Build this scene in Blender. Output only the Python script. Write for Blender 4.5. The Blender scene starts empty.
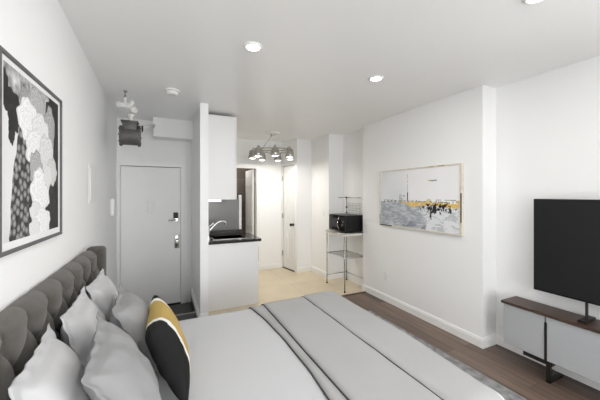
import bpy, bmesh, math, random
from math import pi, sin, cos, sqrt, exp, radians
from mathutils import Vector, Matrix, noise

SC = bpy.context.scene
COL = SC.collection
random.seed(4)

# ------------------------------------------------------------------ camera
cam_data = bpy.data.cameras.new('camera')
cam = bpy.data.objects.new('camera', cam_data)
COL.objects.link(cam)
cam_data.sensor_fit = 'HORIZONTAL'
cam_data.sensor_width = 36.0
cam_data.lens = 36.0 * 285.0 / 600.0
cam_data.shift_y = -6.0 / 600.0
cam_data.clip_start = 0.02
cam.location = (0, 0, 1.46)
cam.rotation_euler = (pi / 2, 0, -math.atan(135.0 / 285.0))
SC.camera = cam

# ------------------------------------------------------------------ world, light, exposure
world = bpy.data.worlds.new('world')
SC.world = world
world.use_nodes = True
world.node_tree.nodes['Background'].inputs[0].default_value = (0.92, 0.96, 1.0, 1)
world.node_tree.nodes['Background'].inputs[1].default_value = 1.5
SC.view_settings.view_transform = 'Standard'
SC.view_settings.look = 'None'
SC.view_settings.gamma = 1
SC.view_settings.exposure = 0.50
SC.view_settings.use_curve_mapping = False
SC.cycles.use_denoising = True
SC.cycles.max_bounces = 10
SC.cycles.diffuse_bounces = 6
SC.cycles.sample_clamp_indirect = 4


def area_light(name, loc, rot, sx, sy, power, color=(1, 1, 1), shape='RECTANGLE'):
    l = bpy.data.lights.new(name, 'AREA')
    l.shape = shape
    l.size = sx
    if shape == 'RECTANGLE':
        l.size_y = sy
    l.energy = power
    l.color = color
    o = bpy.data.objects.new(name, l)
    COL.objects.link(o)
    o.location = loc
    o.rotation_euler = rot
    return o


# daylight: unseen; two windows added in the right wall for light, one assumed behind camera
ADDED_WIN = [(-2.75, -1.65), (-1.35, -0.25)]
for wx0, wx1 in ADDED_WIN:
    area_light('window_daylight', (3.12, (wx0 + wx1) / 2, 1.45), (0, pi / 2, 0), 1.8, wx1 - wx0, 36, (0.97, 0.98, 0.985))
area_light('window_daylight', (0.5, -3.38, 1.45), (pi / 2, 0, 0), 1.6, 1.8, 54, (0.97, 0.98, 0.985))

# ------------------------------------------------------------------ materials
def mat(name, col, rough=0.6, metal=0.0, noise_amt=0.0, noise_scale=8.0, bump=0.0, bump_scale=60.0,
        emit=None, emit_s=0.0, spec=0.5, sheen=0.0, stretch=None, trans=0.0):
    m = bpy.data.materials.new(name)
    m.use_nodes = True
    nt = m.node_tree
    b = nt.nodes['Principled BSDF']
    b.inputs['Base Color'].default_value = (*col, 1)
    b.inputs['Roughness'].default_value = rough
    b.inputs['Metallic'].default_value = metal
    b.inputs['Specular IOR Level'].default_value = spec
    if sheen:
        b.inputs['Sheen Weight'].default_value = sheen
    if trans:
        b.inputs['Transmission Weight'].default_value = trans
    if emit:
        b.inputs['Emission Color'].default_value = (*emit, 1)
        b.inputs['Emission Strength'].default_value = emit_s
    tc = nt.nodes.new('ShaderNodeTexCoord')
    mp = nt.nodes.new('ShaderNodeMapping')
    if stretch:
        mp.inputs['Scale'].default_value = stretch
    nt.links.new(tc.outputs['Object'], mp.inputs['Vector'])
    n = nt.nodes.new('ShaderNodeTexNoise')
    n.inputs['Scale'].default_value = noise_scale
    n.inputs['Detail'].default_value = 4
    nt.links.new(mp.outputs['Vector'], n.inputs['Vector'])
    r = nt.nodes.new('ShaderNodeValToRGB')
    a = noise_amt
    r.color_ramp.elements[0].position = 0.3
    r.color_ramp.elements[1].position = 0.7
    r.color_ramp.elements[0].color = (*[max(0, c * (1 - a)) for c in col], 1)
    r.color_ramp.elements[1].color = (*[min(1, c * (1 + a)) for c in col], 1)
    nt.links.new(n.outputs['Fac'], r.inputs['Fac'])
    nt.links.new(r.outputs['Color'], b.inputs['Base Color'])
    if bump:
        n2 = nt.nodes.new('ShaderNodeTexNoise')
        n2.inputs['Scale'].default_value = bump_scale
        n2.inputs['Detail'].default_value = 3
        nt.links.new(mp.outputs['Vector'], n2.inputs['Vector'])
        bp = nt.nodes.new('ShaderNodeBump')
        bp.inputs['Strength'].default_value = bump
        bp.inputs['Distance'].default_value = 0.01
        nt.links.new(n2.outputs['Fac'], bp.inputs['Height'])
        nt.links.new(bp.outputs['Normal'], b.inputs['Normal'])
    return m


def brick_mat(name, c1, c2, mortar, scale_xyz, rot, bw, bh, ms, rough, offset=0.5, grain=0.0, spec=0.5):
    m = bpy.data.materials.new(name)
    m.use_nodes = True
    nt = m.node_tree
    b = nt.nodes['Principled BSDF']
    b.inputs['Roughness'].default_value = rough
    b.inputs['Specular IOR Level'].default_value = spec
    tc = nt.nodes.new('ShaderNodeTexCoord')
    mp = nt.nodes.new('ShaderNodeMapping')
    mp.inputs['Rotation'].default_value = rot
    nt.links.new(tc.outputs['Object'], mp.inputs['Vector'])
    br = nt.nodes.new('ShaderNodeTexBrick')
    br.offset = offset
    br.inputs['Color1'].default_value = (*c1, 1)
    br.inputs['Color2'].default_value = (*c2, 1)
    br.inputs['Mortar'].default_value = (*mortar, 1)
    br.inputs['Scale'].default_value = 1.0
    br.inputs['Mortar Size'].default_value = ms
    br.inputs['Brick Width'].default_value = bw
    br.inputs['Row Height'].default_value = bh
    nt.links.new(mp.outputs['Vector'], br.inputs['Vector'])
    out = br.outputs['Color']
    if grain:
        mp2 = nt.nodes.new('ShaderNodeMapping')
        mp2.inputs['Scale'].default_value = scale_xyz
        nt.links.new(mp.outputs['Vector'], mp2.inputs['Vector'])
        n = nt.nodes.new('ShaderNodeTexNoise')
        n.inputs['Scale'].default_value = 1.0
        n.inputs['Detail'].default_value = 6
        nt.links.new(mp2.outputs['Vector'], n.inputs['Vector'])
        r = nt.nodes.new('ShaderNodeValToRGB')
        r.color_ramp.elements[0].position = 0.3
        r.color_ramp.elements[1].position = 0.7
        r.color_ramp.elements[0].color = (1 - grain,) * 3 + (1,)
        r.color_ramp.elements[1].color = (1, 1, 1, 1)
        nt.links.new(n.outputs['Fac'], r.inputs['Fac'])
        mx = nt.nodes.new('ShaderNodeMix')
        mx.data_type = 'RGBA'
        mx.blend_type = 'MULTIPLY'
        mx.inputs[0].default_value = 1
        nt.links.new(out, mx.inputs[6])
        nt.links.new(r.outputs['Color'], mx.inputs[7])
        out = mx.outputs[2]
    nt.links.new(out, b.inputs['Base Color'])
    return m


def vcol_mat(name, rough=0.6, spec=0.3):
    m = bpy.data.materials.new(name)
    m.use_nodes = True
    nt = m.node_tree
    b = nt.nodes['Principled BSDF']
    b.inputs['Roughness'].default_value = rough
    b.inputs['Specular IOR Level'].default_value = spec
    a = nt.nodes.new('ShaderNodeVertexColor')
    a.layer_name = 'paint'
    nt.links.new(a.outputs['Color'], b.inputs['Base Color'])
    return m


M = {}
M['wall'] = mat('wall_paint', (0.86, 0.862, 0.86), 0.6, noise_amt=0.005, noise_scale=1.5, bump=0.02, bump_scale=90)
M['ceiling'] = mat('ceiling_paint', (0.88, 0.88, 0.87), 0.33, noise_amt=0.015, noise_scale=1.2, bump=0.02, bump_scale=5)
M['trim'] = mat('trim_paint', (0.84, 0.84, 0.83), 0.35, noise_amt=0.005)
M['door'] = mat('door_paint', (0.80, 0.80, 0.79), 0.4, noise_amt=0.01, noise_scale=3)
M['entry_door'] = mat('entry_door_paint', (0.85, 0.85, 0.835), 0.45, noise_amt=0.015, noise_scale=3)
M['planks'] = brick_mat('brown_plank_floor', (0.095, 0.064, 0.050), (0.235, 0.165, 0.125), (0.04, 0.028, 0.022),
                        (2.0, 30.0, 1), (0, 0, pi / 2), 1.2, 0.13, 0.0015, 0.42, grain=0.45)
M['tile'] = brick_mat('cream_floor_tile', (0.62, 0.53, 0.375), (0.67, 0.58, 0.42), (0.48, 0.40, 0.30),
                      (4.0, 4.0, 1), (0, 0, pi / 2), 0.61, 0.61, 0.003, 0.35, offset=0.0, grain=0.10)
M['bath_tile'] = brick_mat('brown_wall_tile', (0.10, 0.08, 0.068), (0.135, 0.11, 0.095), (0.23, 0.20, 0.18),
                           (5.0, 5.0, 5.0), (pi / 2, 0, 0), 0.6, 0.3, 0.004, 0.3, grain=0.2)
M['pit'] = mat('dark_entry_tile', (0.035, 0.034, 0.032), 0.4, noise_amt=0.2)
M['nosing'] = mat('metal_nosing', (0.35, 0.33, 0.30), 0.35, 0.8)
M['cabinet'] = mat('white_laminate', (0.80, 0.80, 0.80), 0.4, noise_amt=0.004)
M['counter'] = mat('black_stone', (0.018, 0.016, 0.016), 0.15, noise_amt=0.5, noise_scale=60)
M['steel'] = mat('brushed_steel', (0.11, 0.108, 0.105), 0.33, 1.0, noise_amt=0.06, noise_scale=3, stretch=(40, 40, 1))
M['chrome'] = mat('chrome', (0.70, 0.70, 0.70), 0.14, 1.0)
M['wire'] = mat('shelf_chrome', (0.42, 0.42, 0.42), 0.25, 1.0)
M['nickel'] = mat('brushed_nickel', (0.62, 0.60, 0.57), 0.25, 1.0, noise_amt=0.05)
M['black'] = mat('black_plastic', (0.006, 0.006, 0.0065), 0.35, spec=0.25)
M['black_gloss'] = mat('black_glass', (0.008, 0.008, 0.009), 0.08)
M['screen'] = mat('tv_screen', (0.014, 0.0145, 0.015), 0.35, spec=0.25)
M['blackmetal'] = mat('black_metal', (0.03, 0.026, 0.023), 0.4, 0.5)
M['walnut'] = mat('walnut_top', (0.055, 0.030, 0.021), 0.4, noise_amt=0.35, noise_scale=6, stretch=(14, 1.2, 14))
M['console'] = mat('grey_lacquer', (0.41, 0.42, 0.435), 0.4, noise_amt=0.004)
M['grey_fabric'] = mat('charcoal_velvet', (0.078, 0.072, 0.062), 0.9, noise_amt=0.14, noise_scale=25, bump=0.35, bump_scale=350, sheen=0.25, spec=0.2)
M['duvet'] = mat('white_duvet', (0.50, 0.505, 0.52), 0.85, noise_amt=0.01, noise_scale=3, bump=0.10, bump_scale=9, spec=0.2)
M['sham'] = mat('white_pillow_cotton', (0.50, 0.50, 0.51), 0.85, noise_amt=0.01, bump=0.15, bump_scale=14, spec=0.2)
M['grey_sham'] = mat('grey_pillow_cotton', (0.275, 0.275, 0.28), 0.85, noise_amt=0.01, bump=0.15, bump_scale=12, spec=0.2)
M['throw'] = mat('grey_throw', (0.385, 0.385, 0.385), 0.9, noise_amt=0.02, noise_scale=4, bump=0.10, bump_scale=7, spec=0.2)
M['piping'] = mat('dark_piping', (0.05, 0.05, 0.054), 0.9)
M['mattress'] = mat('mattress_cloth', (0.7, 0.7, 0.7), 0.9, noise_amt=0.02)
M['rug'] = None
M['frame'] = mat('dark_grey_frame', (0.10, 0.10, 0.098), 0.45, noise_amt=0.05)
M['mat_board'] = mat('white_mat_board', (0.80, 0.80, 0.80), 0.8)
M['cream_frame'] = mat('cream_frame', (0.66, 0.62, 0.53), 0.5, noise_amt=0.08, noise_scale=20)
M['lamp_glow'] = mat('lamp_glow', (1, 1, 1), 0.5, emit=(1.0, 0.97, 0.92), emit_s=9.0)
M['bulb_glow'] = mat('bulb_glow', (1, 1, 1), 0.5, emit=(1.0, 0.95, 0.88), emit_s=4.0)
M['shade_metal'] = mat('shade_metal', (0.50, 0.49, 0.47), 0.3, 1.0, noise_amt=0.05)
M['tube_glow'] = mat('tube_glow', (1, 1, 1), 0.5, emit=(1.0, 0.98, 0.95), emit_s=1.3)
M['plastic'] = mat('white_plastic', (0.80, 0.80, 0.78), 0.4)
M['panel_paint'] = mat('painted_panel', (0.82, 0.82, 0.81), 0.5)
M['drum'] = mat('dark_grey_iron', (0.095, 0.093, 0.09), 0.5, 0.3, noise_amt=0.2, noise_scale=15)
M['pipe'] = mat('white_painted_pipe', (0.66, 0.65, 0.63), 0.5, noise_amt=0.08, noise_scale=20)
M['shelf_top'] = mat('pale_shelf_board', (0.66, 0.63, 0.58), 0.5, noise_amt=0.05)
M['glass'] = mat('window_glass', (1, 1, 1), 0.0, trans=1.0)
M['paint'] = vcol_mat('printed_picture', 0.55)
M['paint_matte'] = vcol_mat('cushion_cloth', 0.9, 0.15)

# rug: mottled grey
def rug_mat():
    m = mat('mottled_grey_rug', (0.27, 0.272, 0.275), 0.95, noise_amt=0.35, noise_scale=16, bump=0.5, bump_scale=160, spec=0.1)
    return m
M['rug'] = rug_mat()


# ------------------------------------------------------------------ helpers
def link(name, bm, m, parent=None, smooth=False, loc=None, rot=None, world_coords=False):
    if world_coords and parent is not None:
        bmesh.ops.translate(bm, verts=bm.verts, vec=-Vector(parent.matrix_world.translation if False else parent.location))
    bmesh.ops.recalc_face_normals(bm, faces=bm.faces)
    me = bpy.data.meshes.new(name)
    bm.to_mesh(me)
    bm.free()
    for mm in (m if isinstance(m, (list, tuple)) else [m]):
        me.materials.append(mm)
    if smooth:
        for p in me.polygons:
            p.use_smooth = True
        if smooth == 'auto':
            try:
                me.set_sharp_from_angle(angle=radians(40))
            except Exception:
                pass
    o = bpy.data.objects.new(name, me)
    COL.objects.link(o)
    if parent:
        o.parent = parent
    if loc:
        o.location = loc
    if rot:
        o.rotation_euler = rot
    return o


def W(name, bm, m, parent, smooth=False):
    """mesh in world coordinates -> child of an unrotated Empty"""
    return link(name, bm, m, parent, smooth, world_coords=True)


def tag(o, label=None, cat=None, group=None, kind=None):
    if label:
        o['label'] = label
    if cat:
        o['category'] = cat
    if group:
        o['group'] = group
    if kind:
        o['kind'] = kind
    return o


def thing(name, label, cat, loc=(0, 0, 0), rot=(0, 0, 0), group=None):
    o = bpy.data.objects.new(name, None)
    o.empty_display_size = 0.1
    COL.objects.link(o)
    o.location = loc
    o.rotation_euler = rot
    return tag(o, label, cat, group)


def struct_empty(name, loc):
    o = bpy.data.objects.new(name, None)
    COL.objects.link(o)
    o.location = loc
    o['kind'] = 'structure'
    return o


def bx(bm, x0, x1, y0, y1, z0, z1, bev=0.0, seg=2):
    r = bmesh.ops.create_cube(bm, size=1)
    vs = r['verts']
    for v in vs:
        v.co = Vector(((x0 + x1) / 2 + v.co.x * (x1 - x0), (y0 + y1) / 2 + v.co.y * (y1 - y0), (z0 + z1) / 2 + v.co.z * (z1 - z0)))
    if bev:
        es = list({e for v in vs for e in v.link_edges})
        bmesh.ops.bevel(bm, geom=es, offset=bev, segments=seg, profile=0.5, affect='EDGES')
    return bm


def B(*a, **k):
    return bx(bmesh.new(), *a, **k)


def cyl(bm, p0, p1, r0, r1=None, n=24, caps=True):
    p0, p1 = Vector(p0), Vector(p1)
    if r1 is None:
        r1 = r0
    d = p1 - p0
    q = Vector((0, 0, 1)).rotation_difference(d.normalized()).to_matrix().to_4x4()
    mtx = Matrix.Translation((p0 + p1) / 2) @ q
    bmesh.ops.create_cone(bm, cap_ends=caps, segments=n, radius1=r0, radius2=r1, depth=d.length, matrix=mtx)
    return bm


def tube(bm, pts, r, n=10):
    pts = [Vector(p) for p in pts]
    rings = []
    up = Vector((0, 0, 1))
    for i, p in enumerate(pts):
        a = pts[max(0, i - 1)]
        b = pts[min(len(pts) - 1, i + 1)]
        t = (b - a).normalized()
        s = t.cross(up)
        if s.length < 0.05:
            s = t.cross(Vector((1, 0, 0)))
        s.normalize()
        w = s.cross(t).normalized()
        rings.append([bm.verts.new(p + (s * cos(2 * pi * k / n) + w * sin(2 * pi * k / n)) * r) for k in range(n)])
    for i in range(len(rings) - 1):
        for k in range(n):
            bm.faces.new((rings[i][k], rings[i][(k + 1) % n], rings[i + 1][(k + 1) % n], rings[i + 1][k]))
    bm.faces.new(rings[0][::-1])
    bm.faces.new(rings[-1])
    return bm


def lathe(bm, prof, c=(0, 0, 0), n=32):
    c = Vector(c)
    rings = []
    for r, z in prof:
        if r < 1e-5:
            rings.append([bm.verts.new(c + Vector((0, 0, z)))])
        else:
            rings.append([bm.verts.new(c + Vector((r * cos(2 * pi * k / n), r * sin(2 * pi * k / n), z))) for k in range(n)])
    for a, b in zip(rings[:-1], rings[1:]):
        for k in range(n):
            k2 = (k + 1) % n
            if len(a) == 1 and len(b) == 1:
                continue
            if len(a) == 1:
                bm.faces.new((a[0], b[k2], b[k]))
            elif len(b) == 1:
                bm.faces.new((a[k], a[k2], b[0]))
            else:
                bm.faces.new((a[k], a[k2], b[k2], b[k]))
    return bm


def sphere(bm, c, r, sc=(1, 1, 1), n=16):
    mtx = Matrix.Translation(Vector(c)) @ Matrix.Diagonal((*sc, 1))
    bmesh.ops.create_uvsphere(bm, u_segments=n, v_segments=max(6, n // 2), radius=r, matrix=mtx)
    return bm


def S(name, bm, m, smooth=False):
    return tag(link(name, bm, m, smooth=smooth), kind='structure')


# ------------------------------------------------------------------ room shell
H = 2.495
bm = bmesh.new()
bx(bm, -0.52, 2.93, -3.2, 3.42, -0.1, 0)
S('floor', bm, M['planks'])
S('floor', B(-0.6, 0.36, 3.42, 3.73, -0.1, 0), M['pit'])
S('floor', B(0.36, 2.84, 3.42, 5.40, -0.1, 0), M['tile'])
S('floor', B(0.36, 2.3, 5.40, 6.6, -0.1, 0), M['bath_tile'])
S('floor', B(-0.62, 0.36, 3.73, 4.65, -0.25, -0.15), M['pit'])
bm = bmesh.new()
bx(bm, -0.57, 0.36, 3.73, 3.742, -0.15, -0.008)
S('trim_1', bm, M['pit'])
S('trim_2', B(-0.56, 0.36, 3.725, 3.75, -0.004, 0.004, bev=0.002), M['nosing'])
S('trim_3', B(0.345, 0.36, 3.742, 4.55, -0.15, 0.0), M['pit'])
S('trim_4', B(2.05, 2.72, 3.40, 3.44, 0.0, 0.006, bev=0.002), M['walnut'])
S('ceiling', B(-0.70, 3.03, -3.3, 6.7, H, H + 0.1), M['ceiling'])
bm = bmesh.new()
vs = [bm.verts.new((x, y, -0.25)) for x, y in ((-0.52, -3.3), (-0.52, 2.0), (-0.5925, 4.65), (-0.70, 4.65), (-0.70, -3.3))]
f = bm.faces.new(vs)
r = bmesh.ops.extrude_face_region(bm, geom=[f])
bmesh.ops.translate(bm, verts=[v for v in r['geom'] if isinstance(v, bmesh.types.BMVert)], vec=(0, 0, H + 0.25))
S('wall_left', bm, M['wall'])


def wall_x(y):
    return -0.52 - 0.02736 * max(0, y - 2.0)


# entry wall with door opening
bm = bmesh.new()
bx(bm, 0.265, 0.36, 4.55, 4.65, -0.25, H)
bx(bm, -0.60, 0.265, 4.55, 4.65, 1.90, H)
bx(bm, -0.60, 0.30, 4.65, 4.70, -0.25, H)  # unseen slab added behind the door to block light leaking in
S('wall_entry', bm, M['wall'])
S('wall_partition', B(0.36, 0.45, 3.40, 6.6, -0.15, H), M['wall'])
bm = bmesh.new()
bx(bm, 0.45, 0.92, 5.30, 5.40, 0, H)
bx(bm, 0.92, 1.60, 5.30, 5.40, 1.955, H)
bx(bm, 1.60, 2.30, 5.30, 5.40, 0, H)
S('wall_back', bm, M['wall'])
bm = bmesh.new()
CA = math.atan2(0.10, 0.50)      # the closet wall stands slightly out of square
CM = Matrix.Translation((2.115, 5.295, 0)) @ Matrix.Rotation(CA - pi / 2, 4, 'Z')   # local x runs towards the camera, y into the closet
bx(bm, 0, 0.51, 0, 0.10, 2.04, H)
bx(bm, 0.48, 0.51, 0, 0.10, 0, 2.04)
bx(bm, 0.0, 0.48, 0.08, 0.10, 0, 2.04)
bmesh.ops.transform(bm, matrix=CM, verts=bm.verts)
S('wall_closet', bm, M['wall'])
bm = bmesh.new()
vs = [bm.verts.new((x, y, 0)) for x, y in ((2.2135, 4.79), (2.56, 4.85), (2.56, 4.95), (2.30, 4.95), (2.24, 4.81))]
f = bm.faces.new(vs)
r = bmesh.ops.extrude_face_region(bm, geom=[f])
bmesh.ops.translate(bm, verts=[v for v in r['geom'] if isinstance(v, bmesh.types.BMVert)], vec=(0, 0, H))
S('wall_column', bm, M['wall'])
S('wall_column', B(2.535, 2.93, 4.20, 4.93, 0, H), M['wall'])
S('wall_nook', B(2.83, 2.93, 3.51, 4.20, 0, H), M['wall'])
S('wall_right', B(2.72, 2.93, 1.70, 3.51, 0, H), M['wall'])
bm = bmesh.new()
bx(bm, 2.93, 3.03, ADDED_WIN[1][1], 3.51, 0, H)
bx(bm, 2.93, 3.03, ADDED_WIN[0][1], ADDED_WIN[1][0], 0.5, 2.35)
bx(bm, 2.93, 3.03, -3.3, ADDED_WIN[0][0], 0.5, 2.35)
bx(bm, 2.93, 3.03, -3.3, ADDED_WIN[1][1], 0, 0.5)
bx(bm, 2.93, 3.03, -3.3, ADDED_WIN[1][1], 2.35, H)
S('wall_right', bm, M['wall'])
bm = bmesh.new()
bx(bm, -0.52, -0.3, -3.3, -3.2, 0, H)
bx(bm, 1.3, 2.93, -3.3, -3.2, 0, H)
bx(bm, -0.3, 1.3, -3.3, -3.2, 0, 0.5)
bx(bm, -0.3, 1.3, -3.3, -3.2, 2.35, H)
S('wall_front', bm, M['wall'])
bm = bmesh.new()
bx(bm, -0.3, 1.3, -3.28, -3.22, 0.5, 0.55)
bx(bm, -0.3, 1.3, -3.28, -3.22, 2.3, 2.35)
bx(bm, -0.3, -0.25, -3.28, -3.22, 0.55, 2.3)
bx(bm, 1.25, 1.3, -3.28, -3.22, 0.55, 2.3)
bx(bm, -0.25, 1.25, -3.27, -3.23, 1.40, 1.44)
S('window_3', bm, M['trim'])
for i, (a, b) in enumerate(ADDED_WIN):  # frames of the unseen side windows, added for their light
    bm = bmesh.new()
    bx(bm, 2.955, 3.0, a, b, 0.5, 0.55)
    bx(bm, 2.955, 3.0, a, b, 2.3, 2.35)
    bx(bm, 2.955, 3.0, a, a + .05, 0.55, 2.3)
    bx(bm, 2.955, 3.0, b - .05, b, 0.55, 2.3)
    bx(bm, 2.96, 2.99, a + .05, b - .05, 1.40, 1.44)
    S('window_%d' % (i + 1), bm, M['trim'])
area_light('bathroom_light', (1.3, 6.0, H - 0.05), (0, 0, 0), 0.3, 0.3, 9, (1.0, 0.95, 0.88))  # unseen lamp added to brighten the open bathroom door leaf
# bathroom walls seen through the doorway
S('wall_bath_back', B(0.45, 2.3, 6.5, 6.6, 0, H), M['bath_tile'])
S('wall_bath_left', B(0.45, 0.50, 5.40, 6.5, 0, H), M['bath_tile'])
S('wall_bath_right', B(2.2, 2.3, 5.40, 6.5, 0, H), M['bath_tile'])

# dropped box over the entry door
S('trim_5', B(-0.146, 0.36, 4.30, 4.55, 2.235, H, bev=0.004), M['wall'])


def baseboard(name, p0, p1, nrm, h=0.10, t=0.014, z=0.0):
    """moulded skirting from p0 to p1, standing on the wall, nrm points to the room"""
    prof = [(0, 0), (t, 0), (t, h * 0.74), (t * 0.75, h * 0.80), (t * 0.75, h * 0.88), (t * 0.35, h), (0, h)]
    bm = bmesh.new()
    n = Vector((nrm[0], nrm[1], 0))
    ends = []
    for p in (p0, p1):
        ends.append([bm.verts.new(Vector((p[0], p[1], z)) + n * a + Vector((0, 0, b))) for a, b in prof])
    k = len(prof)
    for i in range(k):
        bm.faces.new((ends[0][i], ends[0][(i + 1) % k], ends[1][(i + 1) % k], ends[1][i]))
    bm.faces.new(ends[0])
    bm.faces.new(ends[1][::-1])
    return S(name, bm, M['trim'])


baseboard('baseboard_left', (-0.52, -3.2), (-0.52, 2.0), (1, 0))
baseboard('baseboard_left', (-0.52, 2.0), (wall_x(3.73), 3.73), (1, 0))
baseboard('baseboard_partition', (0.36, 4.45), (0.36, 3.40), (-1, 0), h=0.09, t=0.018)
baseboard('baseboard_partition_end', (0.36, 3.40), (0.45, 3.40), (0, -1))
baseboard('baseboard_right', (2.72, 1.686), (2.72, 3.51), (-1, 0), h=0.095)
baseboard('baseboard_jog', (2.72, 1.70), (2.93, 1.70), (0, -1), h=0.095)
baseboard('baseboard_right_near', (2.93, -3.2), (2.93, 1.70), (-1, 0), h=0.095)
baseboard('baseboard_back', (1.67, 5.30), (2.115, 5.30), (0, -1), h=0.085)
baseboard('baseboard_column', (2.2, 4.785), (2.535, 4.845), (0.17, -0.985), h=0.10, t=0.018)
baseboard('baseboard_column', (2.535, 4.186), (2.535, 4.84), (-1, 0), h=0.10, t=0.018)
baseboard('baseboard_nook', (2.535, 4.20), (2.83, 4.20), (0, -1), h=0.10, t=0.018)
baseboard('baseboard_nook', (2.83, 3.51), (2.83, 4.20), (-1, 0), h=0.10, t=0.018)

# ------------------------------------------------------------------ doors
# entry door (floor of the entry is one step lower)
d = struct_empty('door_1', (-0.14, 4.55, -0.15))
W('door_leaf', B(-0.550, 0.207, 4.562, 4.60, -0.135, 1.842, bev=0.002), M['entry_door'], d)
fr = bmesh.new()
bx(fr, -0.592, -0.553, 4.535, 4.62, -0.15, 1.85)
bx(fr, 0.210, 0.272, 4.535, 4.62, -0.15, 1.85)
bx(fr, -0.592, 0.272, 4.535, 4.62, 1.850, 1.905)
W('door_frame', fr, M['trim'], d)
W('threshold', B(-0.552, 0.210, 4.53, 4.62, -0.15, -0.138), M['black'], d)
k = W('keypad', B(0.11, 0.175, 4.548, 4.562, 1.105, 1.19, bev=0.004), M['black'], d)
tag(k, 'black keypad above the lever')
h = W('door_handle', cyl(bmesh.new(), (0.145, 4.562, 1.085), (0.145, 4.52, 1.085), 0.024), M['nickel'], d, 'auto')
bm = tube(bmesh.new(), [(0.145, 4.52, 1.085), (0.10, 4.518, 1.085), (0.045, 4.522, 1.078)], 0.014)
W('lever', bm, M['nickel'], d, True)
lk = W('lock_plate', B(0.125, 0.19, 4.55, 4.562, 0.67, 0.85, bev=0.004), M['nickel'], d, 'auto')
bm = cyl(bmesh.new(), (0.158, 4.55, 0.80), (0.158, 4.536, 0.80), 0.014)
cyl(bm, (0.158, 4.55, 0.72), (0.158, 4.536, 0.72), 0.014)
W('lock_cylinder', bm, M['blackmetal'], d, 'auto')
W('door_viewer', B(-0.225, -0.14, 4.535, 4.562, 1.20, 1.36, bev=0.006), M['plastic'], d)

# bathroom doorway trim and open leaf
d = struct_empty('door_2', (1.25, 5.30, 0))
fr = bmesh.new()
bx(fr, 0.84, 0.925, 5.278, 5.30, 0, 2.03, bev=0.003)
bx(fr, 1.585, 1.67, 5.278, 5.30, 0, 2.03, bev=0.003)
bx(fr, 0.84, 1.67, 5.276, 5.30, 1.945, 2.03, bev=0.003)
bx(fr, 0.92, 0.935, 5.30, 5.40, 0, 1.945)
bx(fr, 1.585, 1.60, 5.30, 5.40, 0, 1.945)
W('door_frame', fr, M['trim'], d)


def panel_leaf(bm, w, hgt, t=0.036):
    """six panel door, local: x 0..w, z 0..hgt, front face at y=0 going -y"""
    bx(bm, 0, w, 0, t, 0, hgt, bev=0.002)
    mw = w * 0.13
    pw = (w - 3 * mw) / 2
    rows = [(0.10, 0.36), (0.42, 0.78), (0.83, 0.94)]
    for a, b in rows:
        for c in range(2):
            x0 = mw + c * (pw + mw)
            for y0, y1 in ((-0.006, 0.001), (t - 0.001, t + 0.006)):
                # raised border ring and field
                z0, z1 = a * hgt, b * hgt
                e = 0.012
                bx(bm, x0, x0 + pw, y0, y1, z0, z0 + e)
                bx(bm, x0, x0 + pw, y0, y1, z1 - e, z1)
                bx(bm, x0, x0 + e, y0, y1, z0 + e, z1 - e)
                bx(bm, x0 + pw - e, x0 + pw, y0, y1, z0 + e, z1 - e)
                bx(bm, x0 + e * 2.4, x0 + pw - e * 2.4, y0, y1, z0 + e * 2.4, z1 - e * 2.4, bev=0.003)
    return bm


bm = panel_leaf(bmesh.new(), 0.56, 1.93)
leaf = link('door_leaf', bm, M['door'], d, loc=(1.572 - 1.25, 5.41 - 5.30, 0.01), rot=(0, 0, pi / 2 - 0.02))
for z in (0.3, 1.7):
    W('hinge', B(1.578, 1.586, 5.385, 5.41, z, z + 0.09), M['nickel'], d)

# closet door in the short wall, seen very obliquely
d = struct_empty('door_3', CM.translation)
d.rotation_euler = (0, 0, CA - pi / 2)
fr = bmesh.new()
bx(fr, 0.455, 0.508, -0.018, 0.0, 0, 2.07, bev=0.003)
bx(fr, 0.002, 0.025, -0.018, 0.0, 0, 2.07, bev=0.003)
bx(fr, 0.002, 0.508, -0.020, 0.0, 2.01, 2.085, bev=0.003)
link('door_frame', fr, M['trim'], d)
link('door_leaf', panel_leaf(bmesh.new(), 0.425, 1.985), M['door'], d, loc=(0.028, 0.008, 0.014))
link('threshold', B(0.028, 0.455, -0.015, 0.03, 0, 0.010), M['blackmetal'], d)
bm = cyl(bmesh.new(), (0.375, 0.01, 0.88), (0.375, -0.035, 0.88), 0.010)
cyl(bm, (0.375, 0.008, 0.88), (0.375, 0.0, 0.88), 0.030)
sphere(bm, (0.375, -0.05, 0.88), 0.030, (1, 0.8, 1))
link('door_knob', bm, M['blackmetal'], d, True)
for z in (0.24, 0.98, 1.72):
    link('hinge', B(0.018, 0.034, -0.024, 0.008, z, z + 0.10), M['nickel'], d)

# ------------------------------------------------------------------ kitchen run (faces right)
t = thing('base_cabinet', 'white laminate kitchen base cabinet under the black counter', 'cabinet', (0.8, 3.98, 0))
bm = bmesh.new()
bx(bm, 0.452, 0.47, 3.701, 4.30, 0.081, 0.83)
bx(bm, 0.47, 1.115, 4.282, 4.30, 0.081, 0.83)
bx(bm, 0.47, 1.115, 3.701, 4.282, 0.081, 0.10)
W('body', bm, M['cabinet'], t)
W('toe_kick', B(0.452, 1.05, 3.715, 4.30, 0.0, 0.08), M['blackmetal'], t)
W('end_panel', B(0.452, 1.125, 3.682, 3.70, 0.0, 0.83, bev=0.001), M['cabinet'], t)
W('door', B(1.117, 1.135, 3.705, 4.295, 0.09, 0.82, bev=0.002), M['cabinet'], t)
W('handle', B(1.136, 1.15, 3.74, 3.76, 0.55, 0.75, bev=0.003), M['nickel'], t)

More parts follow.
